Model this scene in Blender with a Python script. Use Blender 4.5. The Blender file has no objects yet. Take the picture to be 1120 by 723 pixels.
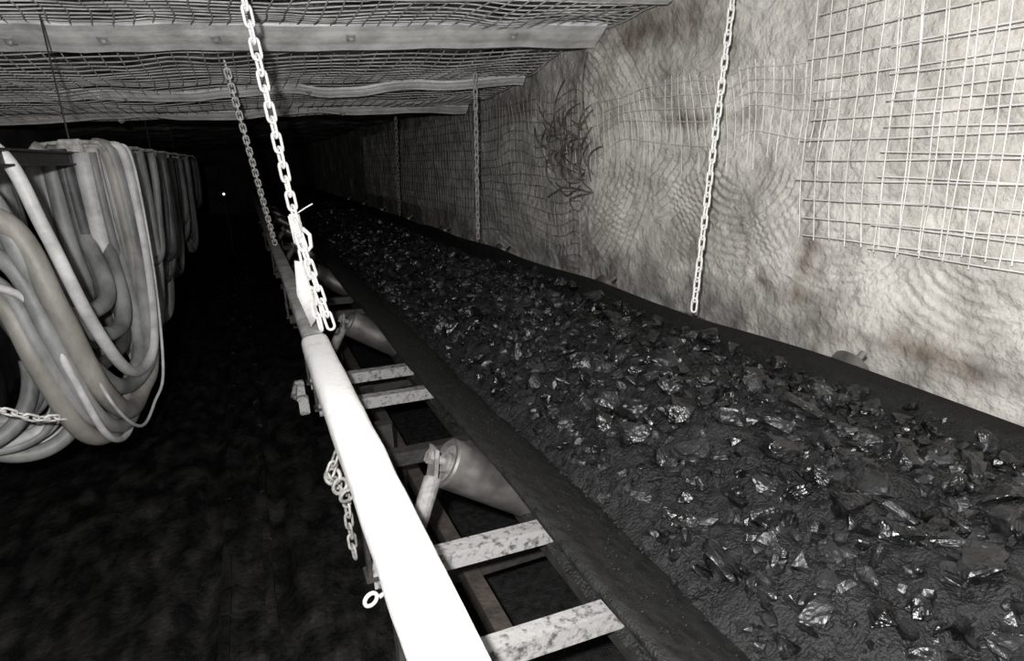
import bpy, bmesh, math, random
import numpy as np
from mathutils import Vector, Matrix, Euler, noise as mnoise

random.seed(7)
rng = np.random.default_rng(7)
C = 1.8           # eye height above the floor
scene = bpy.context.scene
scene.view_settings.view_transform = 'Standard'

# ------------------------------------------------------------------ noise
def _hash(ix, iy, seed):
    n = (ix * 374761393 + iy * 668265263 + seed * 1442695041) & 0xFFFFFFFF
    n = ((n ^ (n >> 13)) * 1274126177) & 0xFFFFFFFF
    return ((n ^ (n >> 16)) & 0xFFFF) / 65535.0

def vnoise(x, y, seed=0):
    x = np.asarray(x, float); y = np.asarray(y, float)
    xi = np.floor(x).astype(np.int64); yi = np.floor(y).astype(np.int64)
    xf = x - xi; yf = y - yi
    u = xf * xf * (3 - 2 * xf); v = yf * yf * (3 - 2 * yf)
    a = _hash(xi, yi, seed); b = _hash(xi + 1, yi, seed)
    c = _hash(xi, yi + 1, seed); d = _hash(xi + 1, yi + 1, seed)
    return (a + (b - a) * u) * (1 - v) + (c + (d - c) * u) * v

def fbm(x, y, oct=4, seed=0):
    x = np.asarray(x, float); y = np.asarray(y, float)
    s = 0; amp = 1; tot = 0
    for i in range(oct):
        s = s + (vnoise(x, y, seed + i * 17) * 2 - 1) * amp
        tot += amp; amp *= 0.5; x = x * 2.03 + 5.1; y = y * 2.03 + 3.7
    return s / tot

# ------------------------------------------------------------------ materials
def mat(name, c1, c2=None, rough=0.7, rough2=None, scale=8.0, metallic=0.0, bump=0.0,
        bscale=60.0, detail=6.0, lo=0.35, hi=0.65, spec=0.5, stretch=(1, 1, 1)):
    m = bpy.data.materials.new(name); m.use_nodes = True
    nt = m.node_tree; N = nt.nodes; L = nt.links
    b = N['Principled BSDF']
    b.inputs['Metallic'].default_value = metallic
    b.inputs['Specular IOR Level'].default_value = spec
    tc = N.new('ShaderNodeTexCoord'); mp = N.new('ShaderNodeMapping')
    mp.inputs['Scale'].default_value = stretch
    L.new(tc.outputs['Object'], mp.inputs['Vector'])
    n = N.new('ShaderNodeTexNoise'); n.inputs['Scale'].default_value = scale
    n.inputs['Detail'].default_value = detail; n.inputs['Roughness'].default_value = 0.65
    L.new(mp.outputs[0], n.inputs['Vector'])
    r = N.new('ShaderNodeValToRGB')
    r.color_ramp.elements[0].position = lo; r.color_ramp.elements[1].position = hi
    r.color_ramp.elements[0].color = (*c1, 1); r.color_ramp.elements[1].color = (*(c2 or c1), 1)
    L.new(n.outputs['Fac'], r.inputs['Fac']); L.new(r.outputs['Color'], b.inputs['Base Color'])
    if rough2 is None:
        b.inputs['Roughness'].default_value = rough
    else:
        mr = N.new('ShaderNodeMapRange'); mr.inputs['From Min'].default_value = lo; mr.inputs['From Max'].default_value = hi
        mr.inputs['To Min'].default_value = rough; mr.inputs['To Max'].default_value = rough2
        L.new(n.outputs['Fac'], mr.inputs['Value']); L.new(mr.outputs[0], b.inputs['Roughness'])
    if bump > 0:
        n2 = N.new('ShaderNodeTexNoise'); n2.inputs['Scale'].default_value = bscale
        n2.inputs['Detail'].default_value = 5
        L.new(tc.outputs['Object'], n2.inputs['Vector'])
        bp = N.new('ShaderNodeBump'); bp.inputs['Strength'].default_value = bump
        bp.inputs['Distance'].default_value = 0.01
        L.new(n2.outputs['Fac'], bp.inputs['Height']); L.new(bp.outputs[0], b.inputs['Normal'])
    return m

def add_stains_falloff(m, spots, color, k=0.75, nsc=9):
    """seepage stains and painted flash falloff on the rock, at fixed places in the world (Y,Z,radius y, radius z)"""
    nt = m.node_tree; N = nt.nodes; L = nt.links; b = N['Principled BSDF']
    src = b.inputs['Base Color'].links[0].from_socket
    tc = N.new('ShaderNodeTexCoord')
    nz = N.new('ShaderNodeTexNoise'); nz.inputs['Scale'].default_value = nsc; nz.inputs['Detail'].default_value = 6
    L.new(tc.outputs['Object'], nz.inputs['Vector'])
    for (y, z, ry, rz) in spots:
        mp = N.new('ShaderNodeMapping'); mp.vector_type = 'POINT'
        mp.inputs['Location'].default_value = (0, -y / ry, -z / rz)
        mp.inputs['Scale'].default_value = (0, 1 / ry, 1 / rz)
        L.new(tc.outputs['Object'], mp.inputs['Vector'])
        ln = N.new('ShaderNodeVectorMath'); ln.operation = 'LENGTH'; L.new(mp.outputs[0], ln.inputs[0])
        ad = N.new('ShaderNodeMath'); ad.operation = 'MULTIPLY_ADD'
        L.new(nz.outputs['Fac'], ad.inputs[0]); ad.inputs[1].default_value = 2.4
        L.new(ln.outputs['Value'], ad.inputs[2])
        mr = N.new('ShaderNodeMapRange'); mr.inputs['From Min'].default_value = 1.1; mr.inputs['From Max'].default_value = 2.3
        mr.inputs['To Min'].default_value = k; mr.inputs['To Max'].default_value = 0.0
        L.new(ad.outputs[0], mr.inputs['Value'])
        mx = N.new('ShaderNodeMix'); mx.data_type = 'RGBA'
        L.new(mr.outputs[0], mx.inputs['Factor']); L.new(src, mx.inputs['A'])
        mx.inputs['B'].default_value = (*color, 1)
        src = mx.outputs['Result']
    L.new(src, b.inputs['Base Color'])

M = {}
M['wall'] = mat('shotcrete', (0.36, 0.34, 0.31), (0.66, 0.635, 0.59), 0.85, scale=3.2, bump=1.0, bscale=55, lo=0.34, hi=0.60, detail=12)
add_stains_falloff(M['wall'], [(2.12, C - 0.56, 0.09, 0.18), (2.3, C - 0.72, 0.25, 0.09), (1.5, C - 0.84, 0.5, 0.07), (3.3, C + 0.60, 0.6, 0.16),
                       (4.3, C + 0.02, 0.40, 0.28), (2.9, C + 0.10, 0.5, 0.05), (5.5, C + 0.35, 0.8, 0.15)], (0.14, 0.105, 0.075), 0.85)
add_stains_falloff(M['wall'], [(11.5, C, 7.0, 7.0), (3.0, C - 0.95, 2.2, 0.22)], (0.09, 0.088, 0.085), 0.9, 5)  # wide far spot paints flash falloff into the wall colour; other is a low stain
M['ceil'] = mat('dusty_roof_rock', (0.025, 0.025, 0.025), (0.42, 0.42, 0.41), 0.95, scale=2.6, bump=0.8, bscale=25, lo=0.40, hi=0.62)
M['wire'] = mat('galvanised_wire', (0.32, 0.32, 0.31), (0.76, 0.75, 0.73), 0.7, scale=5)
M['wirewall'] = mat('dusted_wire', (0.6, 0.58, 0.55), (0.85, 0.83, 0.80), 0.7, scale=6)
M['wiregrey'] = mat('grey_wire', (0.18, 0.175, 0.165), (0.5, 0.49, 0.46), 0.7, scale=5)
M['rustwire'] = mat('rusty_wire', (0.03, 0.027, 0.025), (0.22, 0.21, 0.19), 0.7, scale=20)
M['strap'] = mat('strap_steel', (0.45, 0.45, 0.44), (0.90, 0.89, 0.87), 0.65, scale=4, bump=0.2)
M['bolt'] = mat('bolt_steel', (0.2, 0.2, 0.195), (0.5, 0.5, 0.49), 0.6, scale=12)
M['chain'] = mat('chain_steel', (0.75, 0.74, 0.72), (0.95, 0.94, 0.92), 0.4, scale=30)
M['chaingrey'] = mat('grey_chain_steel', (0.35, 0.35, 0.34), (0.65, 0.64, 0.62), 0.5, scale=30)
M['darkchain'] = mat('dirty_chain', (0.10, 0.10, 0.095), (0.34, 0.33, 0.31), 0.5, scale=30)
M['rail'] = mat('white_painted_pipe', (0.74, 0.73, 0.71), (0.94, 0.93, 0.92), 0.6, scale=14, bump=0.3, bscale=60, lo=0.3, hi=0.45)
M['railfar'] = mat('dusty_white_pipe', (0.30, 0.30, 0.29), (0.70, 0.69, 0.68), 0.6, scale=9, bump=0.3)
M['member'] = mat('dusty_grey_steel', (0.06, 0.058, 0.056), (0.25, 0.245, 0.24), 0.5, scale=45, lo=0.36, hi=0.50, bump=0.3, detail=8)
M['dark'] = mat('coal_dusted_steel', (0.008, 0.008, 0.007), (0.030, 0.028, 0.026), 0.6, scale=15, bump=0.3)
M['rust'] = mat('rusted_steel', (0.02, 0.016, 0.014), (0.05, 0.04, 0.034), 0.7, scale=18, bump=0.4)
M['roller'] = mat('worn_roller_steel', (0.14, 0.133, 0.126), (0.27, 0.258, 0.246), 0.30, 0.5, scale=9, metallic=0.8)
M['rollercap'] = mat('dusty_roller_cap', (0.07, 0.067, 0.065), (0.21, 0.20, 0.196), 0.7, scale=22, bump=0.3)
M['belt'] = mat('belt_rubber', (0.003, 0.003, 0.003), (0.010, 0.010, 0.010), 0.5, 0.75, scale=30, bump=0.6, bscale=180, spec=0.3)
M['coal'] = mat('coal', (0.003, 0.003, 0.0034), (0.0145, 0.015, 0.0165), 0.24, 0.55, scale=9, bump=0.6, bscale=55, lo=0.42, hi=0.62, spec=0.6)
M['fines'] = mat('coal_fines', (0.003, 0.003, 0.0032), (0.0105, 0.0107, 0.0115), 0.5, 0.75, scale=24, bump=1.0, bscale=130, spec=0.4)
M['floor'] = mat('coal_floor', (0.004, 0.004, 0.004), (0.018, 0.017, 0.016), 0.25, 0.7, scale=9, bump=1.0, bscale=34, detail=12, lo=0.42, hi=0.70, stretch=(1, 0.45, 1))
M['walll'] = mat('dark_coal_rib', (0.012, 0.012, 0.012), (0.06, 0.06, 0.058), 0.8, scale=3, bump=0.8, bscale=12)
M['hose1'] = mat('grey_hose', (0.075, 0.077, 0.078), (0.24, 0.242, 0.24), 0.55, scale=5, bump=0.15, stretch=(1, 1, 0.5))
M['hose2'] = mat('beige_hose', (0.10, 0.095, 0.085), (0.25, 0.238, 0.218), 0.55, scale=5, bump=0.15, stretch=(1, 1, 0.5))
M['hose3'] = mat('white_hose', (0.28, 0.28, 0.28), (0.48, 0.48, 0.475), 0.55, scale=9)
M['hose4'] = mat('dark_hose', (0.02, 0.02, 0.022), (0.07, 0.07, 0.075), 0.55, scale=9)
me = bpy.data.materials.new('lamp_glow'); me.use_nodes = True
me.node_tree.nodes['Principled BSDF'].inputs['Emission Color'].default_value = (1, 0.98, 0.92, 1)
me.node_tree.nodes['Principled BSDF'].inputs['Emission Strength'].default_value = 1.2
M['glow'] = me

# ------------------------------------------------------------------ mesh builder
class MB:
    def __init__(s): s.v = []; s.f = []; s.n = 0; s.mi = []
    def add(s, verts, faces, mi=0):
        verts = np.asarray(verts, float)
        s.v.append(verts); o = s.n
        s.f.extend([[i + o for i in f] for f in faces]); s.mi.extend([mi] * len(faces))
        s.n += len(verts)
    def obj(s, name, mats, smooth=False, parent=None):
        me = bpy.data.meshes.new(name)
        me.from_pydata(np.concatenate(s.v).tolist(), [], s.f)
        for m in (mats if isinstance(mats, (list, tuple)) else [mats]): me.materials.append(m)
        me.polygons.foreach_set('material_index', s.mi)
        me.polygons.foreach_set('use_smooth', [smooth] * len(me.polygons))
        me.update()
        o = bpy.data.objects.new(name, me); scene.collection.objects.link(o)
        if parent: o.parent = parent
        return o

def empty(name):
    o = bpy.data.objects.new(name, None); o.empty_display_size = 0.1
    scene.collection.objects.link(o); return o

def tube(mb, pts, r, n=6, closed=False, caps=True, mi=0):
    P = np.asarray(pts, float); k = len(P)
    if closed: T = np.roll(P, -1, 0) - np.roll(P, 1, 0)
    else:
        T = np.gradient(P, axis=0)
    T /= np.linalg.norm(T, axis=1)[:, None] + 1e-12
    ref = np.array([0, 0, 1.0])
    if abs(T[0] @ ref) > 0.9: ref = np.array([1.0, 0, 0])
    u = np.cross(T[0], ref); u /= np.linalg.norm(u)
    rr = np.full(k, r) if np.isscalar(r) else np.asarray(r)
    ang = np.linspace(0, 2 * np.pi, n, endpoint=False)
    V = np.zeros((k, n, 3))
    for i in range(k):
        u = u - T[i] * (u @ T[i]); u /= np.linalg.norm(u) + 1e-12
        w = np.cross(T[i], u)
        V[i] = P[i] + rr[i] * (np.cos(ang)[:, None] * u + np.sin(ang)[:, None] * w)
    F = []
    for i in range(k if closed else k - 1):
        j = (i + 1) % k
        for a in range(n):
            b = (a + 1) % n
            F.append([i * n + a, i * n + b, j * n + b, j * n + a])
    if caps and not closed:
        F.append(list(range(n))[::-1]); F.append([(k - 1) * n + a for a in range(n)])
    mb.add(V.reshape(-1, 3), F, mi)

def box(mb, c, size, R=None, mi=0, bev=0.0):
    bm = bmesh.new(); bmesh.ops.create_cube(bm, size=1.0)
    for v in bm.verts: v.co = Vector((v.co.x * size[0], v.co.y * size[1], v.co.z * size[2]))
    if bev > 0: bmesh.ops.bevel(bm, geom=bm.edges[:], offset=bev, segments=2, affect='EDGES')
    if R is not None:
        for v in bm.verts: v.co = R @ v.co
    bm.verts.index_update()
    V = [(v.co.x + c[0], v.co.y + c[1], v.co.z + c[2]) for v in bm.verts]
    F = [[v.index for v in f.verts] for f in bm.faces]
    bm.free(); mb.add(V, F, mi)

def sweep_profile(mb, A, B, prof, side, up, steps=1, mi=0, wob=0.0, seed=0):
    A = np.array(A, float); B = np.array(B, float); side = np.array(side, float); up = np.array(up, float)
    k = len(prof); V = []
    for i in range(steps + 1):
        t = i / steps; c = A + (B - A) * t
        if wob:
            c = c + up * wob * float(fbm(t * 6 + seed, seed * 1.3, 3, seed)) + side * wob * 1.5 * float(fbm(t * 5 + seed, seed * 2.3, 3, seed + 5))
        for (a, b) in prof: V.append(c + side * a + up * b)
    F = []
    for i in range(steps):
        for a in range(k):
            b = (a + 1) % k
            F.append([i * k + a, i * k + b, (i + 1) * k + b, (i + 1) * k + a])
    F.append(list(range(k))[::-1]); F.append([steps * k + a for a in range(k)])
    mb.add(V, F, mi)

def bar(mb, pts, w, t, normal):
    """flat bar following a polyline; width w across, thickness t along `normal`"""
    nrm_ = np.array(normal, float); nrm_ /= np.linalg.norm(nrm_)
    P = np.array(pts, float); T = np.gradient(P, axis=0); V = []
    for p_, t_ in zip(P, T):
        t_ = t_ / np.linalg.norm(t_); s = np.cross(t_, nrm_); s /= np.linalg.norm(s)
        for a, b in ((-1, -1), (1, -1), (1, 1), (-1, 1)): V.append(p_ + s * a * w / 2 + nrm_ * b * t / 2)
    F = []
    for i in range(len(P) - 1):
        for a in range(4):
            b = (a + 1) % 4; F.append([i * 4 + a, i * 4 + b, i * 4 + 4 + b, i * 4 + 4 + a])
    F.append([3, 2, 1, 0]); k = 4 * (len(P) - 1); F.append([k, k + 1, k + 2, k + 3])
    mb.add(V, F)

def grid(name, us, vs, fn, material, smooth=True):
    U, Vv = np.meshgrid(us, vs, indexing='ij')
    X, Y, Z = fn(U, Vv)
    V = np.stack([X, Y, Z], -1).reshape(-1, 3)
    nu, nv = len(us), len(vs)
    idx = np.arange(nu * nv).reshape(nu, nv)
    F = np.stack([idx[:-1, :-1], idx[1:, :-1], idx[1:, 1:], idx[:-1, 1:]], -1).reshape(-1, 4)
    me = bpy.data.meshes.new(name)
    me.from_pydata(V.tolist(), [], F.tolist()); me.materials.append(material)
    me.polygons.foreach_set('use_smooth', [smooth] * len(me.polygons)); me.update()
    o = bpy.data.objects.new(name, me); scene.collection.objects.link(o); return o

# ------------------------------------------------------------------ room shell
WX = 2.30; LX = -2.1; Y0 = -2.5; Y1 = 26.0
def ceil_z(y):
    return C + np.interp(y, [-3, 3.3, 4.0, 5.2, 6.5, 7.2, 9, 26], [0.78, 0.74, 0.71, 0.545, 0.45, 0.50, 0.46, 0.44])
def ceil_surf(x, y):
    return ceil_z(y) + 0.05 + 0.05 * fbm(x * 1.6, y * 1.6, 4, 3) + 0.022 * fbm(x * 7, y * 7, 3, 9)

# pick-mark arcs left by the cutting head: centre (y,z), inner/outer radius, sector direction, strength, spacing
ARCS = [(4.60, C - 0.05, 0.15, 1.15, -2.9, 1.2, 0.052), (3.45, C + 0.02, 0.12, 0.72, -2.1, 1.1, 0.045), (2.60, C - 0.10, 0.10, 0.62, -1.57, 1.2, 0.040),
        (2.02, C - 0.28, 0.08, 0.46, -1.4, 1.0, 0.036), (1.35, C - 0.40, 0.1, 0.48, -1.7, 0.6, 0.042), (2.95, C - 0.35, 0.08, 0.42, -0.6, 0.8, 0.036),
        (5.6, C - 0.2, 0.2, 0.8, -2.2, 0.7, 0.07), (3.0, C + 0.55, 0.15, 0.5, -1.6, 0.4, 0.05), (1.1, C + 0.2, 0.2, 0.7, -1.6, 0.3, 0.06)]
def wall_off(y, z):
    d = 0.055 * fbm(y * 1.3, z * 1.3, 4, 21) + 0.018 * fbm(y * 5, z * 6, 4, 31) + 0.009 * fbm(y * 22, z * 24, 3, 37)
    for i, (cy, cz, r0, R, th0, a, sp) in enumerate(ARCS):
        wy = (y - cy) * 0.85 + 0.05 * fbm(y * 2.2, z * 2.2, 2, 50 + i); wz = (z - cz) + 0.04 * fbm(y * 2.2, z * 2.2, 2, 57 + i)
        r = np.sqrt(wy ** 2 + wz ** 2); th = np.arctan2(wz, wy)
        dth = np.abs((th - th0 + np.pi) % (2 * np.pi) - np.pi)
        m = np.clip((1.45 - dth) * 2, 0, 1) * np.clip((r - r0) / 0.05, 0, 1) * np.clip((R - r) / 0.12, 0, 1)
        m = m * np.clip(0.8 + 1.6 * fbm(y * 3.2, z * 3.2, 3, 70 + i), 0.0, 1)
        ph = (r / sp + 0.3 * fbm(y * 2.5, z * 2.5, 2, 90 + i)) % 1.0
        saw = np.where(ph < 0.75, ph / 0.75, (1 - ph) / 0.25)
        d = d + a * 0.34 * sp * m * (saw - 0.5)
    return d
def wall_fn(y, z):
    zz = (z - (C + 0.45)) * 2.0
    cur = np.clip(zz, 0, 1) ** 2 * 0.10
    return WX + wall_off(y, z) - cur, y, z

ys = np.concatenate([np.arange(Y0, 0.6, 0.06), np.arange(0.6, 5.0, 0.0072), np.arange(5.0, 9, 0.02), np.arange(9, Y1 + .2, 0.15)])
zs = np.concatenate([np.arange(-0.1, C - 1.0, 0.06), np.arange(C - 1.0, C + 1.0, 0.0078)])
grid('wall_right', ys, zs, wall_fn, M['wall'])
grid('wall_left', np.arange(Y0, Y1 + .2, 0.1), np.arange(-0.1, C + 1.0, 0.08),
     lambda y, z: (LX + 0.12 * fbm(y * 1.5, z * 1.5, 4, 5), y, z), M['walll'])
grid('ceiling', np.arange(LX - 0.1, WX + 0.15, 0.03), np.concatenate([np.arange(Y0, 2.4, 0.08), np.arange(2.4, 7.5, 0.03), np.arange(7.5, Y1 + .2, 0.12)]),
     lambda x, y: (x, y, ceil_surf(x, y)), M['ceil'])
grid('floor', np.arange(LX - 0.1, WX + 0.15, 0.03), np.concatenate([np.arange(Y0, 6, 0.03), np.arange(6, Y1 + .2, 0.15)]),
     lambda x, y: (x, y, 0.05 * fbm(x * 2.5, y * 1.2, 5, 12) + 0.025 * fbm(x * 12, y * 8, 4, 15)
                   - 0.045 * np.exp(-((x + 0.42 + 0.03 * fbm(y, y * 0, 2, 4)) / 0.05) ** 2) - 0.03 * np.exp(-((x + 0.10) / 0.05) ** 2)), M['floor'])
grid('wall_back', np.arange(LX - 0.1, WX + 0.2, 0.1), np.arange(-0.1, C + 1.0, 0.1),
     lambda x, z: (x, Y1 + 0.1 * fbm(x, z, 3, 2), z), M['walll'])
grid('wall_front', np.arange(LX - 0.1, WX + 0.2, 0.1), np.arange(-0.1, C + 1.0, 0.1),
     lambda x, z: (x, Y0 + 0.1 * fbm(x, z, 3, 2), z), M['walll'])

# ------------------------------------------------------------------ wire mesh, right rib
def wall_mesh(name, y0, y1, z0, z1, sp, off, seed, rad=0.003, warp=0.012, dropout=0.0, m='wirewall', rag=0.0):
    mb = MB()
    def P(y, z):
        w = WX - off - np.clip((z - (C + 0.45)) * 2, 0, 1) ** 2 * 0.10 + 0.055 * fbm(y * 1.3, z * 1.3, 4, 21)
        yy = y + warp * fbm(y * 1.7, z * 1.7, 2, seed); zz = z + warp * fbm(y * 1.7 + 9, z * 1.7, 2, seed + 1)
        return np.stack([w + 0.014 * fbm(y * 3, z * 3, 2, seed + 2), yy, zz], -1)
    for y in np.arange(y0, y1, sp):
        if random.random() < dropout: continue
        z = np.arange(z0 - random.random() * (0.03 + rag), z1, 0.05)
        tube(mb, P(np.full_like(z, y), z), rad, 4)
    for z in np.arange(z0, z1, sp):
        if random.random() < dropout: continue
        y = np.arange(y0 - rag * random.random(), y1 + random.random() * (0.04 + rag), 0.05)
        tube(mb, P(y, np.full_like(y, z)) - np.array([0.005, 0, 0]), rad, 4)
    return mb.obj(name, M[m])
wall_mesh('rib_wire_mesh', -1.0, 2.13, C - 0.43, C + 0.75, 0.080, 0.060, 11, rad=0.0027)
wall_mesh('rib_wire_mesh', 0.9, 1.75, C - 0.46, C + 0.75, 0.092, 0.064, 15, rad=0.0025, warp=0.02)
wall_mesh('rib_wire_mesh', 2.05, 4.4, C - 0.02, C + 0.32, 0.060, 0.012, 12, rad=0.0026, warp=0.10, rag=0.15, dropout=0.15)
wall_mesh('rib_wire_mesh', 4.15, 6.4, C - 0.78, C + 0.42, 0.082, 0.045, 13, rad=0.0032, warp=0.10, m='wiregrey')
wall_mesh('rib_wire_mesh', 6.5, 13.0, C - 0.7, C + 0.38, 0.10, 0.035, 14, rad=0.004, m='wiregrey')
# torn mesh
mb = MB()
for i in range(40):
    y = 3.92 + random.random() * 0.62; z = C - 0.34 + random.random() * 0.46
    a = random.uniform(-0.5, 0.5) + (math.pi / 2 if i % 2 else 0); ln = random.uniform(0.12, 0.40); bend = random.uniform(-0.10, 0.10)
    pts = []
    amp = random.uniform(0.04, 0.10); kx = random.uniform(0.3, 0.7); kb = random.uniform(-0.09, 0.09)
    for t in np.linspace(0, 1, 9):
        kink = kb * max(0, t - kx)*2
        pts.append((WX - 0.055 - amp * math.sin(t * 3), y + math.cos(a) * ln * t + bend * t * t + kink, z + math.sin(a) * ln * t - bend * math.sin(t * 2) + kink))
    tube(mb, pts, 0.0048, 5)
mb.obj('torn_wire_mesh', M['rustwire'])

# ------------------------------------------------------------------ roof mesh + straps
mb = MB()
def CP(x, y):
    sag = 0.04 * np.abs(np.sin((y - 3.95) * np.pi / 1.2)) + 0.03 * fbm(x * 2, y * 2, 3, 44)
    return np.stack([x, y, ceil_z(y) - 0.010 - sag], -1)
for y in np.arange(1.8, 6.9, 0.075):
    x = np.arange(-1.9, WX - 0.08, 0.08); yy = y + 0.04 * fbm(x * 2, y + 0 * x, 2, 33) - 0.11 * (x - 0.3) * 0.9
    tube(mb, CP(x, yy), 0.0036, 4)
for x in np.arange(-1.9, WX - 0.05, 0.085):
    y = np.arange(1.6, 6.9, 0.08); xx = x + 0.05 * fbm(y * 2, x + 0 * y, 2, 35)
    p = CP(xx, y); p[:, 2] -= 0.006
    tube(mb, p, 0.0036, 4)
mb.obj('roof_wire_mesh', M['wire'])

def roof_strap(A, B, width, drop, m='strap', bolts=(), seed=0, wob=0.012):
    mb = MB(); A = np.array(A); B = np.array(B)
    d = B - A; d /= np.linalg.norm(d); side = np.array([-d[1], d[0], 0]);
    if side[1] < 0: side = -side
    side = side * math.cos(math.atan2(drop, width)) + np.array([0, 0, -math.sin(math.atan2(drop, width))])
    up = np.cross(d, side);
    if up[2] < 0: up = -up
    w = width / 2; h = 0.006
    top = [(-w, h * 2), (-w * .92, -h * .3), (-w * .5, 0), (-w * .2, -h * .5), (w * .2, -h * .5), (w * .5, 0), (w * .92, -h * .3), (w, h * 2)]
    prof = top + [(a, b + 0.005) for a, b in top[::-1]]
    sweep_profile(mb, A, B, prof, side, up, 60, wob=wob, seed=seed)
    for t in bolts:
        p = A + (B - A) * t - up * 0.006
        R = Matrix((d, side, up)).transposed()
        box(mb, p - up * 0.004, (0.05, width * 0.26, 0.008), R, 1, 0.003)
        tube(mb, [p - up * 0.004, p - up * 0.022], 0.012, 6, mi=1)
    return mb.obj('roof_strap', [M[m], M['bolt']])
roof_strap((-1.9, 4.20, C + 0.640), (2.2, 3.72, C + 0.655), 0.25, 0.11, bolts=(0.23, 0.33, 0.46, 0.63, 0.86), seed=1, wob=0.035)
roof_strap((-1.9, 5.62, C + 0.49), (2.2, 4.95, C + 0.49), 0.10, 0.06, bolts=(0.3, 0.6), seed=2, wob=0.06)
roof_strap((-1.9, 6.58, C + 0.40), (2.2, 6.36, C + 0.41), 0.12, 0.08, bolts=(0.25, 0.7), seed=3, wob=0.06)
roof_strap((-1.9, 3.45, C + 0.70), (2.2, 3.02, C + 0.70), 0.07, 0.02, m='wire', seed=4)

# ------------------------------------------------------------------ chains
def chain(name, A, B, pitch, wire, m, extra=None, sag=0.0, loose=None):
    mb = MB()
    if loose is not None: path = np.array(loose, float)
    else:
        A = np.array(A, float); B = np.array(B, float)
        ts = np.linspace(0, 1, 60)
        path = A[None] + (B - A)[None] * ts[:, None]; path[:, 0] += sag * np.sin(ts * np.pi)
    seg = np.linalg.norm(np.diff(path, axis=0), axis=1); cum = np.concatenate([[0], np.cumsum(seg)])
    n = int(cum[-1] / pitch)
    for i in range(n):
        s0 = i * pitch; s1 = s0 + pitch
        p0 = np.array([np.interp(s0, cum, path[:, k]) for k in range(3)])
        p1 = np.array([np.interp(s1, cum, path[:, k]) for k in range(3)])
        t = p1 - p0; t /= np.linalg.norm(t)
        ref = np.array([math.cos(0.7), math.sin(0.7), 0.0]) if abs(t[2]) > 0.5 else np.array([0, 0, 1.0])
        u = np.cross(t, ref); u /= np.linalg.norm(u); w = np.cross(t, u)
        a = (i % 2) * math.pi / 2 + random.uniform(-0.15, 0.15) + 0.4
        s = u * math.cos(a) + w * math.sin(a)
        c = (p0 + p1) / 2; hl = pitch / 2 - 0.1 * wire; rw = wire * 1.30
        pts = []
        for k in range(7):
            th = -math.pi / 2 + math.pi * k / 6
            pts.append(c + t * (hl - rw + wire + rw * math.cos(th)) + s * rw * math.sin(th))
        for k in range(7):
            th = math.pi / 2 + math.pi * k / 6
            pts.append(c + t * (-(hl - rw + wire) + rw * math.cos(th)) + s * rw * math.sin(th))
        tube(mb, pts, wire / 2, 6, closed=True)
    if extra: extra(mb)
    return mb.obj(name, m, smooth=True)

RZ = C - 0.78; RXc = 0.187
def hook_extra(mb):
    T = np.array([0.226, 2.87, C - 0.74]); U = np.array([0.10, 2.9, C + 0.73])
    f = lambda t: T + (U - T) * t
    p = f(0.31)
    box(mb, p + np.array((-0.005, -0.012, 0)), (0.048, 0.02, 0.13), Euler((0, -0.08, 0.2)).to_matrix(), 0, 0.006)
    tube(mb, [p + np.array((0.0, 0, 0.06)), p + np.array((0.045, 0, 0.085)), p + np.array((0.075, -0.01, 0.10))], 0.003, 6)
    tube(mb, [p + np.array((0.02, 0, 0.0)), p + np.array((0.045, -.01, -0.03)), p + np.array((0.045, -.01, -0.08)), p + np.array((0.02, 0, -0.11)), p + np.array((0.0, 0, -0.08))], 0.009, 8)
    q = f(0.13)
    V = [(-.02, 0, .13), (.015, 0, .12), (.05, 0, -.12), (.01, 0, -.17), (-.03, 0, -.02)]
    n = len(V)
    vv = [(q[0] - 0.035 + a, q[1] + b - 0.01, q[2] + c) for a, b, c in V] + [(q[0] - 0.035 + a, q[1] + b + 0.010, q[2] + c) for a, b, c in V]
    mb.add(vv, [list(range(n)), list(range(2 * n - 1, n - 1, -1))] + [[i, i + n, (i + 1) % n + n, (i + 1) % n] for i in range(n)])
chain('hanging_chain', (0.10, 2.9, C + 0.76), (0.226, 2.87, C - 0.74), 0.060, 0.0132, M['chain'], hook_extra)
chain('hanging_chain', (0.175, 2.86, C - 0.25), (0.268, 2.80, C - 0.74), 0.060, 0.0132, M['chain'])
chain('hanging_chain', (0.01, 4.55, C + 0.60), (0.187, 6.1, RZ + 0.05), 0.06, 0.013, M['chain'])
chain('hanging_chain', (0.02, 4.75, C + 0.58), (0.187, 7.2, RZ + 0.05), 0.06, 0.013, M['darkchain'])
chain('hanging_chain', (2.105, 2.42, C + 0.74), (1.925, 2.42, C - 0.82), 0.050, 0.0105, M['chain'], sag=-0.004)
chain('hanging_chain', (1.72, 4.75, C + 0.60), (1.90, 5.45, C - 0.80), 0.055, 0.0110, M['chaingrey'])
chain('hanging_chain', (1.72, 7.5, C + 0.44), (1.85, 8.4, C - 0.80), 0.06, 0.012, M['darkchain'])
chain('chain_tail', None, None, 0.034, 0.0085, M['darkchain'],
      loose=[(0.13, 1.70, C - 0.80), (0.10, 1.69, C - 0.86), (0.115, 1.72, C - 0.90), (0.14, 1.72, C - 0.95), (0.137, 1.71, C - 1.04), (0.14, 1.70, C - 1.17)])
mb = MB()
for k in range(3):
    cc = np.array([0.11 + 0.015 * k, 1.70 - 0.01 * k, C - 0.87 - 0.03 * k]); a0 = k * 1.1
    tube(mb, [cc + 0.020 * np.array([math.cos(t), 0.5 * math.sin(t + a0), math.sin(t)]) for t in np.linspace(0, 2 * np.pi, 14, endpoint=False)], 0.006, 7, closed=True)
mb.obj('shackle', M['darkchain'], True)
mb = MB()
cc = np.array([0.125, 1.26, C - 0.97])
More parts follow.
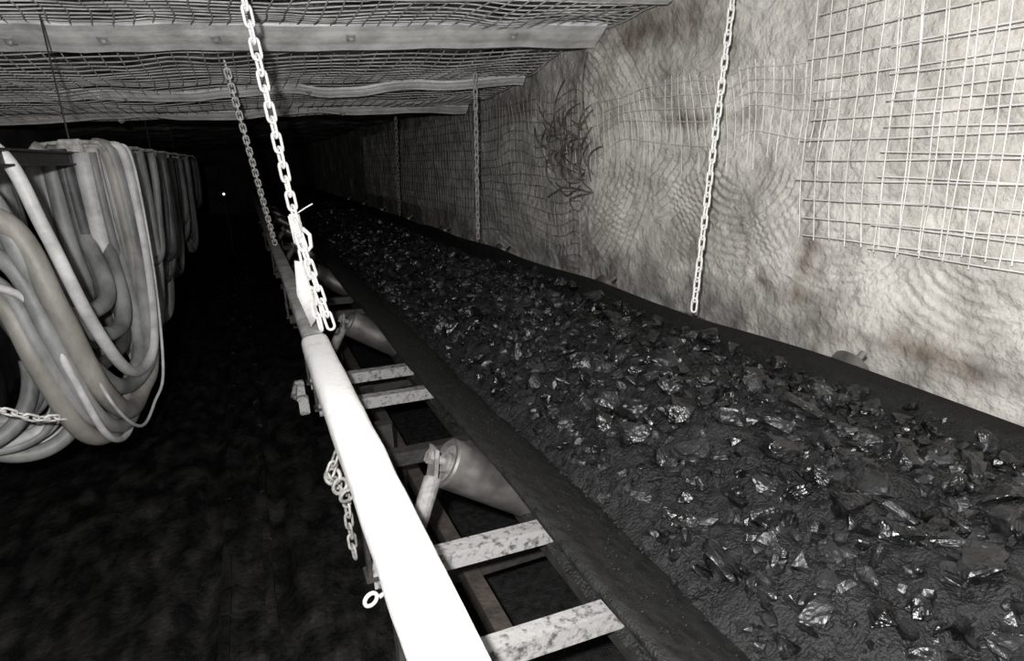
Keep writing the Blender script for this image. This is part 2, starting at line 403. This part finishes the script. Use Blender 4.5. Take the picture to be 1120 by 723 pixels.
tube(mb, [cc + 0.015 * np.array([math.cos(t), 0.4 * math.cos(t), math.sin(t)]) for t in np.linspace(0, 2 * np.pi, 16, endpoint=False)], 0.005, 7, closed=True)
tube(mb, [cc + np.array((0.02, 0, 0.0)), cc + np.array((0.06, 0.0, 0.02)), cc + np.array((0.06, 0, 0.12))], 0.006, 7)
mb.obj('eye_bolt', M['chaingrey'], True)

# ------------------------------------------------------------------ conveyor
BL = (0.517, C - 0.80); BR = (1.907, C - 0.80)
BM1 = (0.90, C - 1.06); BM2 = (1.52, C - 1.06)
def belt_profile():
    p = []
    def lerp(a, b, t): return (a[0] + (b[0] - a[0]) * t, a[1] + (b[1] - a[1]) * t)
    for t in np.linspace(0, 0.88, 8): p.append(lerp(BL, BM1, t))
    for t in np.linspace(0.10, 0.90, 8): p.append(lerp(BM1, BM2, t))
    for t in np.linspace(0.12, 1, 8): p.append(lerp(BM2, BR, t))
    return np.array(p)
prof = belt_profile()
def belt_z(x): return np.interp(x, prof[:, 0], prof[:, 1])
mb = MB()
yy = np.arange(-2.2, 25, 0.1)
th = 0.016
n = len(prof); nrm = np.gradient(prof, axis=0); nrm = np.stack([-nrm[:, 1], nrm[:, 0]], -1); nrm /= np.linalg.norm(nrm, axis=1)[:, None]
ring = np.concatenate([prof, (prof - nrm * th)[::-1]])
V = []; F = []
k = len(ring)
for i, y in enumerate(yy):
    w = 0.010 * math.sin((y - 1.6) / 1.75 * 2 * math.pi + math.pi / 2) - 0.012
    wig = 0.008 * float(fbm(y * 3, 0.3, 2, 8))
    for j, (x, z) in enumerate(ring):
        e = abs((x - 1.212) / 0.695)
        V.append((x + wig * (1 if x > 1.2 else -1) * e, y, z + w * (0.3 + 0.7 * e) - 0.0))
for i in range(len(yy) - 1):
    for a in range(k):
        b = (a + 1) % k
        F.append([i * k + a, (i + 1) * k + a, (i + 1) * k + b, i * k + b])
mb.add(V, F)
mb.obj('conveyor_belt', M['belt'], True)

mb = MB()
sweep_profile(mb, (1.21, -2.2, C - 1.52), (1.21, 25, C - 1.52), [(-0.70, 0), (0.70, 0), (0.70, 0.016), (-0.70, 0.016)], (1, 0, 0), (0, 0, 1), 1)
mb.obj('return_belt', M['belt'])

frame = empty('conveyor_frame')
def rail_ring(mb, ys_, wx, hz, power, seed):
    na = 32; V = []; F = []
    for y in ys_:
        cx = RXc + 0.004 * float(fbm(y * 1.3, 0.2, 3, seed)); cz = RZ + 0.005 * float(fbm(y * 1.1, 4.2, 3, seed + 2))
        for a in range(na):
            t = 2 * math.pi * a / na; c = math.cos(t); s = math.sin(t)
            dn = 1 + 0.04 * float(fbm(y * 7, a * 0.4, 2, seed + 4))
            V.append((cx + wx * dn * math.copysign(abs(c) ** power, c), y, cz + hz * dn * math.copysign(abs(s) ** power, s)))
    m_ = len(ys_)
    for i in range(m_ - 1):
        for a in range(na):
            b = (a + 1) % na; F.append([i * na + a, i * na + b, (i + 1) * na + b, (i + 1) * na + a])
    F.append(list(range(na))[::-1]); F.append([(m_ - 1) * na + a for a in range(na)])
    mb.add(V, F)
mb = MB(); rail_ring(mb, np.arange(-2.2, 2.78, 0.03), 0.058, 0.050, 0.62, 3)
mb.obj('stringer_near', M['rail'], True, frame)
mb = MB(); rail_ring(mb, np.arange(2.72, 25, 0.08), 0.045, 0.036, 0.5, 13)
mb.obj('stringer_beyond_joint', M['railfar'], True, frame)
mb = MB()
tube(mb, [(2.06, -2.2, C - 1.02), (2.06, 25, C - 1.02)], 0.045, 16)
mb.obj('stringer_far', M['dark'], True, frame)
mb = MB()
for x in (0.66, 1.76):
    sweep_profile(mb, (x, -2.2, C - 1.06), (x, 25, C - 1.06), [(-0.02, 0), (0.02, 0), (0.02, -0.07), (-0.02, -0.07)], (1, 0, 0), (0, 0, 1), 1)
mb.obj('inner_stringer', M['dark'], False, frame)

def member(y, z, m, w=0.050, x0=0.15, x1=0.70, yaw=0.0):
    mb = MB(); t = 0.008
    prof = [(-w / 2, 0), (w / 2, 0), (w / 2, -w), (w / 2 - t, -w), (w / 2 - t, -t), (-w / 2, -t)]
    sweep_profile(mb, (x0, y, z), (x1, y + yaw, z - 0.02), prof, (0, -1, 0), (0, 0, 1), 1)
    tube(mb, [(x0 + 0.06, y, z - 0.012), (x0 + 0.06, y, z + 0.006)], 0.010, 6)
    return mb.obj('cross_member', m, False, frame)
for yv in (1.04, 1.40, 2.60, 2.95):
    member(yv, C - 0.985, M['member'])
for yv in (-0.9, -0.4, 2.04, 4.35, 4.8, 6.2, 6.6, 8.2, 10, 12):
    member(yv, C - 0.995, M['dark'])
mb = MB()
for yv in (-0.9, 1.04, 1.40, 2.60, 2.95, 4.35, 6.2, 8.2):
    for s in (-1, 1):
        box(mb, (RXc + s * 0.042, yv, RZ - 0.12), (0.010, 0.045, 0.20), None, 0, 0.002)
    box(mb, (RXc, yv, RZ - 0.225), (0.11, 0.06, 0.012), None, 0, 0.002)
mb.obj('saddle_bracket', M['dark'], False, frame)
mb = MB()
for yv in (2.60, 2.80):
    box(mb, (0.095, yv, C - 0.98), (0.04, 0.03, 0.08), None, 0, 0.004)
tube(mb, [(0.08, 2.60, C - 0.955), (0.06, 2.70, C - 0.97), (0.08, 2.80, C - 0.955)], 0.010, 8)
mb.obj('suspension_clamp', M['member'], False, frame)
mb = MB()
for (x, z) in ((0.47, C - 1.25), (1.95, C - 1.25)):
    sweep_profile(mb, (x, -2.2, z), (x, 25, z), [(-0.025, 0), (0.025, 0), (0.025, -0.008), (-0.018, -0.008), (-0.018, -0.06), (-0.025, -0.06)], (1, 0, 0), (0, 0, 1), 1)
mb.obj('lower_angle', M['rust'], False, frame)
mb = MB()
for yv in np.arange(-1.2, 24, 1.75):
    tube(mb, [(0.44, yv, C - 1.60), (2.0, yv, C - 1.60)], 0.055, 20)
    for x in (0.42, 2.02): box(mb, (x, yv, C - 1.42), (0.012, 0.06, 0.44), None, 0, 0.002)
mb.obj('return_roller', M['dark'], False, frame)
mb = MB()
for yv in (-1.0, 2.3, 5.8, 9.3, 12.8, 16.3):
    for x in (0.36, 2.08):
        box(mb, (x, yv, (C - 1.0) / 2), (0.06, 0.06, C - 1.0), None, 0, 0.003)
        box(mb, (x, yv, 0.02), (0.16, 0.16, 0.02), None, 0, 0.002)
mb.obj('support_leg', M['dark'], False, frame)

def roller(A, B, r, parent, nm):
    A = np.array(A, float); B = np.array(B, float); L = np.linalg.norm(B - A)
    d = (B - A) / L
    mb = MB()       # shell with crisp rolled rims
    tube(mb, [A + d * 0.006, B - d * 0.006], r, 48, caps=False)
    for P_, s_ in ((A, 1), (B, -1)):
        tube(mb, [P_ + d * s_ * 0.006, P_], [r, r - 0.006], 48, caps=False)
        tube(mb, [P_, P_ + d * s_ * 0.0001], [r - 0.006, r - 0.016], 48, caps=False)
        tube(mb, [P_, P_ + d * s_ * 0.016], [r - 0.016, r - 0.018], 48, caps=False)
    mb.obj(nm, M['roller'], True, parent)
    mb = MB()
    for P_, s_ in ((A, 1), (B, -1)):
        tube(mb, [P_ + d * s_ * 0.014, P_ + d * s_ * 0.020], r - 0.015, 32)
        tube(mb, [P_ + d * s_ * 0.014, P_ - d * s_ * 0.004], 0.030, 24)
    tube(mb, [A - d * 0.060, A, B, B + d * 0.05], 0.013, 12)
    mb.obj(nm + '_end_cap', M['rollercap'], False, parent)

def idler(y):
    e = empty('idler_set')
    R = 0.073; t = np.array([0.827, 0, -0.562]); nn = np.array([-0.562, 0, -0.827])
    P0 = np.array([BL[0], y, BL[1]]) + nn * (R + 0.030)
    A = P0 - t * 0.055; B = P0 + t * 0.40
    roller(A, B, R, e, 'wing_roller')
    t2 = np.array([-0.827, 0, -0.562]); n2 = np.array([0.562, 0, -0.827])
    Q0 = np.array([BR[0], y, BR[1]]) + n2 * (R + 0.030)
    roller(Q0 - t2 * 0.07, Q0 + t2 * 0.40, R, e, 'wing_roller')
    roller((0.93, y + 0.16, BM1[1] - R - 0.032), (1.50, y + 0.16, BM1[1] - R - 0.032), R, e, 'centre_roller')
    # cranked steel bracket: round stub off the frame, flat carrier plate at the spindle
    mb = MB(); a = A - t * 0.032
    q = [np.array((RXc + 0.03, y - 0.17, RZ - 0.215)), np.array((RXc + 0.11, y - 0.10, RZ - 0.19)), a + np.array((-0.02, -0.02, -0.05))]
    tube(mb, q, [0.025, 0.025, 0.025], 16)
    bar(mb, [a + np.array((-0.030, -0.022, -0.085)), a + np.array((-0.012, -0.005, -0.03)), a + np.array((0.0, 0.0, 0.035))], 0.056, 0.012, t)
    tube(mb, [a - t * 0.006, a - t * 0.026], 0.022, 6)
    mb.obj('idler_arm', M['rollercap'], False, e)
    mb = MB()
    sweep_profile(mb, (0.20, y + 0.06, C - 1.24), (2.06, y + 0.06, C - 1.24), [(-0.03, 0), (0.03, 0), (0.03, -0.05), (-0.03, -0.05)], (0, 1, 0), (0, 0, 1))
    for x in (0.92, 1.51, 2.05): box(mb, (x, y + 0.06, C - 1.17), (0.012, 0.05, 0.16 if x < 2 else 0.5), None, 0, 0.002)
    mb.obj('idler_base', M['dark'], False, e)
for yv in (-0.15, 1.60, 3.38, 5.13, 6.88, 8.6, 10.4, 12.1, 13.9): idler(yv)

# ------------------------------------------------------------------ coal
def coal_h(x, y):
    rise = np.interp(y, [0.2, 1.5, 3.5, 26], [1.0, 0.9, 0.35, 0.25])
    lo = np.interp(x, [0.62, 0.78, 0.95, 1.2, 1.5, 1.75, 1.9], [-1.05, -0.985, -0.915, -0.855, -0.865, -0.94, -1.0])
    hi = np.interp(x, [0.62, 0.78, 0.95, 1.2, 1.5, 1.75, 1.9], [-1.05, -0.985, -0.905, -0.84, -0.83, -0.86, -0.90])
    e = np.clip(1 - np.abs((x - 1.28) / 0.62) ** 3, 0, 1)
    return C + lo * (1 - rise) + hi * rise + e * (0.060 * fbm(x * 3.2, y * 2.6, 2, 61) + 0.022 * fbm(x * 9, y * 9, 2, 62))
cy = np.concatenate([np.arange(0.0, 3.5, 0.010), np.arange(3.5, 25, 0.03)])
coal = empty('coal_load')
o = grid('coal_fines', np.arange(0.62, 1.90, 0.0105), cy,
     lambda x, y: (x, y, coal_h(x, y) - 0.010 + 0.016 * fbm(x * 26, y * 26, 4, 64)), M['fines'], False)
o.parent = coal
def make_rock(npts, detail, blocky, amp):
    bm = bmesh.new()
    for k in range(npts):
        v = Vector((random.gauss(0, 1), random.gauss(0, 1), random.gauss(0, 1))).normalized()
        v = v * random.uniform(0.85, 1.05)
        v = Vector([max(-blocky, min(blocky, q)) + random.uniform(-0.04, 0.04) for q in v])
        bm.verts.new(v)
    res = bmesh.ops.convex_hull(bm, input=bm.verts[:])
    bmesh.ops.delete(bm, geom=[g for g in res['geom_interior'] if isinstance(g, bmesh.types.BMVert)], context='VERTS')
    bmesh.ops.dissolve_limit(bm, angle_limit=0.38, verts=bm.verts[:], edges=bm.edges[:])
    if detail:
        bmesh.ops.triangulate(bm, faces=bm.faces[:])
        for _ in range(detail): bmesh.ops.subdivide_edges(bm, edges=bm.edges[:], cuts=1, use_grid_fill=True)
        off = Vector((random.random() * 50, random.random() * 50, 0))
        bm.normal_update()
        dirs = [Vector((random.gauss(0, 1), random.gauss(0, 1), random.gauss(0, 1))).normalized() for _ in range(3)]
        for v in bm.verts:
            # cleat-like stepped breakage along bedding planes plus fine chipping
            st = 0
            for dd in dirs:
                q = v.co.dot(dd) * 3.2 + off.x; st += (math.floor(q) % 2) * 0.35
            d = -st * amp * 0.6 + mnoise.noise(v.co * 2.2 + off) * amp * 0.5 + mnoise.noise(v.co * 9 + off) * amp * 0.22
            v.co += v.normal * d
    bm.verts.index_update()
    r_ = (np.array([v.co[:] for v in bm.verts]), [[v.index for v in f.verts] for f in bm.faces])
    bm.free(); return r_
small = [make_rock(random.randint(14, 26), 0, 0.68, 0) for _ in range(18)]
med = [make_rock(random.randint(12, 24), 1, 0.66, 0.09) for _ in range(18)]
big = [make_rock(random.randint(11, 22), 3, 0.70, 0.13) for _ in range(16)]
mb = MB(); mf = MB()
def lump(mb, x, y, r, lift=0.15, pool=small, tilt=0.5, flat=(0.45, 0.8)):
    Vv, Ff = random.choice(pool)
    sc = np.array([random.uniform(1.0, 1.4), random.uniform(0.7, 1.0), random.uniform(*flat)]) * r
    R = np.array(Euler((random.gauss(0, tilt), random.gauss(0, tilt), random.uniform(0, 6.28))).to_matrix())
    P = (Vv * sc) @ R.T
    z = float(coal_h(x, y)) + r * lift
    z = max(z, float(belt_z(x)) + 0.35 * r)
    mb.add(P + np.array([x, y, z]), Ff)
def dens(x, y): return float(fbm(x * 3.0, y * 2.5, 2, 99)) * 0.8 + 0.65
def xr(y): return random.uniform(0.80, 1.83 if y < 1.8 else 1.76)
placed = []; tries = 0
while len(placed) < 430 and tries < 30000:
    tries += 1
    y = 0.15 + 4.6 * random.random(); x = min(1.80, max(0.88, random.gauss(1.27, 0.29)))
    if random.random() > dens(x, y): continue
    r = 0.030 + 0.055 * random.random() ** 1.8
    if any((x - a) ** 2 + (y - b) ** 2 < (0.8 * (r + c)) ** 2 for a, b, c in placed): continue
    placed.append((x, y, r)); lump(mb, x, y, r, 0.24, big, 0.42, (0.5, 0.85))
for i in range(1700):
    y = 0.15 + 4.2 * random.random(); x = xr(y)
    if random.random() > dens(x, y) + 0.1: continue
    lump(mb, x, y, 0.012 + 0.020 * random.random(), 0.3, med)
for i in range(9000):
    y = 0.15 + 3.6 * random.random() ** 1.2; lump(mf, random.uniform(0.77, 1.84), y, 0.0028 + 0.009 * random.random() ** 2, 0.4)
for i in range(1900):
    y = 4.3 + 9 * random.random() ** 1.4; lump(mb, random.uniform(0.80, 1.74), y, 0.018 + 0.042 * random.random() ** 1.6, 0.2, med)
for i in range(1800):
    y = 0.2 + 4 * random.random(); s = random.choice((0, 1))
    x = random.uniform(0.56, 0.82) if s == 0 else random.uniform(1.78, 1.89)
    Vv, Ff = random.choice(small); r = random.uniform(0.001, 0.0036)
    mf.add(Vv * r + np.array([x, y, float(belt_z(x)) + r * 0.4 - 0.006]), Ff)
mb.obj('coal_lumps', M['coal'], False, coal)
mf.obj('coal_grit', M['fines'], False, coal)

# ------------------------------------------------------------------ hoses on monorail
mb = MB()
sweep_profile(mb, (-0.74, 0.6, C + 0.025), (-0.74, 24, C + 0.05), [(-0.03, 0), (0.03, 0), (0.03, 0.008), (0.005, 0.008), (0.005, 0.052), (0.03, 0.052), (0.03, 0.06), (-0.03, 0.06), (-0.03, 0.052), (-0.005, 0.052), (-0.005, 0.008), (-0.03, 0.008)], (1, 0, 0), (0, 0, 1), 1)
for yv in (0.7, 3.75, 6.9, 9.3):
    tube(mb, [(-0.74, yv, C + 0.09), (-0.74, yv, float(ceil_z(yv)) + 0.05)], 0.004, 6)
mb.obj('monorail_beam', M['dark'])
mb = MB()
for yv in (3.75, 4.35, 5.1, 5.9, 6.9, 8.0, 9.3, 10.8):
    box(mb, (-0.74, yv, C + 0.12), (0.10, 0.03, 0.06), None, 0, 0.006)
    tube(mb, [(-0.60, yv, C + 0.09), (-0.62, yv, C + 0.13), (-0.74, yv, C + 0.14), (-0.86, yv, C + 0.13), (-0.88, yv, C + 0.09)], 0.010, 8)
mb.obj('hose_trolley', M['darkchain'])

def catmull(P, n=10):
    P = np.array(P, float); P = np.vstack([2 * P[0] - P[1], P, 2 * P[-1] - P[-2]]); out = []
    for i in range(1, len(P) - 2):
        for t in np.linspace(0, 1, n, endpoint=False):
            a, b, c, d = P[i - 1], P[i], P[i + 1], P[i + 2]
            out.append(0.5 * ((2 * b) + (c - a) * t + (2 * a - 5 * b + 4 * c - d) * t * t + (3 * b - a - 3 * c + d) * t ** 3))
    out.append(P[-2]); return np.array(out)
hm = [M['hose1'], M['hose2'], M['hose3'], M['hose4']]
T = [(-1.15, 2.35, 0.33), (-0.92, 2.62, 0.20), (-0.75, 2.75, 0.08), (-0.68, 2.76, -0.19), (-0.63, 2.86, -0.56), (-0.60, 3.10, -0.84), (-0.57, 3.34, -0.92), (-0.53, 3.50, -0.82), (-0.52, 3.72, -0.44), (-0.53, 3.80, 0.05), (-0.60, 3.80, 0.12)]
Wl = [1, 1, 1, 1, .8, .4, 0, 0, 0, 0, 0]; Wb = [0, 0, 0, .3, .6, .9, 1, .9, .4, 0, 0]
mb = MB()
for (lz, lx, bz, rx, r, mi) in [(0.0, 0.0, 0.0, 0.0, 0.024, 2), (-0.12, -0.08, -0.03, -0.05, 0.036, 0), (-0.26, -0.02, -0.10, -0.07, 0.040, 1),
                                (-0.46, -0.10, -0.02, -0.14, 0.030, 0), (-0.30, 0.00, -0.18, 0.03, 0.007, 2), (-0.52, -0.03, -0.10, -0.12, 0.014, 2),
                                (-0.50, -0.12, -0.08, -0.16, 0.036, 1), (0.04, -0.15, 0.20, -0.20, 0.034, 0), (-0.38, -0.06, -0.12, -0.10, 0.030, 0),
                                (-0.18, -0.22, 0.10, -0.24, 0.030, 3), (-0.04, -0.30, 0.32, -0.30, 0.036, 0)]:
    P = [(x + lx * a + rx * (1 - a) * (0.4 + 0.6 * (1 - b)), y - 0.02 * a + 0.15 * rx * (1 - a), C + z + lz * a + bz * b) for (x, y, z), a, b in zip(T, Wl, Wb)]
    tube(mb, catmull(P), r, 14, mi=mi)
mb.obj('hose_bundle', hm, True)

def uhose(mb, A, B, D, r, skew=1.0, seed=0, n=44, mi=0, sides=12):
    A = np.array(A, float); B = np.array(B, float); P = []
    for i in range(n):
        t = i / (n - 1)
        s = ((1 - math.cos(math.pi * t)) / 2) ** skew
        p = A + (B - A) * s
        p[2] -= D * math.sin(math.pi * t) ** 0.85
        p[0] += 0.03 * float(fbm(t * 3 + seed, seed, 2, 5)); p[1] += 0.04 * float(fbm(t * 3 + seed, seed + 7, 2, 6))
        P.append(p)
    tube(mb, P, r, sides, mi=mi)
def bundle(name, items):
    mb = MB()
    for j, it in enumerate(items): uhose(mb, *it[:4], skew=it[4], seed=j * 3.7 + len(name), mi=it[5])
    return mb.obj(name, hm, True)
it = []
for j in range(10):
    it.append(((-1.45 + 0.02 * j, 2.75 + 0.04 * j, C - 0.50 - 0.03 * j), (-0.92 + 0.012 * j, 2.98 + 0.03 * j, C - 0.72 - 0.015 * j), 0.38 - 0.04 * (j % 4), (0.032, 0.02, 0.034)[j % 3], 0.9, (0, 2, 0, 0)[j % 4]))
bundle('hose_bundle', it)
for gi, gy in enumerate((3.75, 4.35, 5.1, 5.9, 6.9, 8.0, 9.3, 10.8)):
    it = []
    for j in range(12 if gi < 3 else 8):
        xa = -0.97 + 0.05 * random.random() + 0.031 * j; w = random.uniform(0.08, 0.28)
        it.append(((xa - w * 0.3, gy - 0.1 + 0.04 * random.random(), C + 0.11 - 0.03 * random.random()), (xa + w * 0.5, gy + w * 1.2, C + 0.10 - 0.03 * random.random()),
                   random.uniform(0.65, 1.18), random.choice((0.030, 0.036, 0.022, 0.04)), 0.9, random.choice((0, 0, 3, 2, 0) if gi < 2 else (0, 3, 0))))
    bundle('hose_bundle', it)
mb = MB()
for j in range(5):
    y = np.arange(-2, 24, 0.25)
    tube(mb, np.stack([-1.08 + 0.05 * j + 0 * y, y, C + 0.09 - 0.02 * (j % 2) - 0.04 * np.abs(np.sin((y - 2.2) * np.pi / 1.5 + j * 0.1))], -1), 0.020, 8)
mb.obj('power_cable', M['hose4'], True)
chain('chain_tail', None, None, 0.040, 0.009, M['chaingrey'], loose=[(-1.20, 2.50, C - 0.50), (-1.02, 2.55, C - 0.66), (-0.92, 2.60, C - 0.78), (-0.84, 2.68, C - 0.87), (-0.76, 2.78, C - 0.92)])

mb = MB()
for (x, w) in ((-0.34, 0.04), (-0.16, 0.04)):
    y = np.arange(-2, 20, 0.5)
    for a in y: box(mb, (x + random.uniform(-.004, .004), a + 0.25, 0.002), (w, 0.50, 0.03), None, 0, 0.006)
mb.obj('floor_rail', M['floor'])

# distant miner's lamp
mb = MB()
lc = (-0.38, 14.0, C - 0.58)
tube(mb, [(lc[0], lc[1] - 0.03, lc[2]), (lc[0], lc[1] - 0.035, lc[2])], [0.024, 0.024], 16, mi=1)
tube(mb, [(lc[0], lc[1] + 0.06, lc[2]), (lc[0], lc[1] - 0.03, lc[2])], [0.03, 0.045], 16, mi=0)
tube(mb, [(lc[0], lc[1] + 0.02, lc[2]), (lc[0], lc[1] + 0.02, 0.0)], 0.012, 8, mi=0)
mb.obj('work_lamp', [M['dark'], M['glow']])

# ------------------------------------------------------------------ light, camera, world
def point(name, loc, power, size, col=(1, 1, 1)):
    l = bpy.data.lights.new(name, 'POINT'); l.energy = power; l.shadow_soft_size = size; l.color = col
    o = bpy.data.objects.new(name, l); o.location = loc; scene.collection.objects.link(o); return o
point('flash_light', (-0.12, -0.04, C + 0.17), 410, 0.03, (1, 0.988, 0.972))
w = bpy.data.worlds.new('World'); scene.world = w; w.use_nodes = True
w.node_tree.nodes['Background'].inputs[0].default_value = (0.5, 0.55, 0.6, 1)
w.node_tree.nodes['Background'].inputs[1].default_value = 0.004

cam = bpy.data.cameras.new('camera'); co = bpy.data.objects.new('camera', cam); scene.collection.objects.link(co)
cam.sensor_width = 36; cam.lens = 690 / 1120 * 36; cam.clip_start = 0.02
p = math.radians(16.08); yw = math.radians(21.86); roll = math.radians(-3.0)
Rm = Matrix.Rotation(-yw, 3, 'Z') @ Matrix.Rotation(math.pi / 2 - p, 3, 'X') @ Matrix.Rotation(roll, 3, 'Z')
co.matrix_world = Matrix.Translation((0, 0, C)) @ Rm.to_4x4()
scene.camera = co
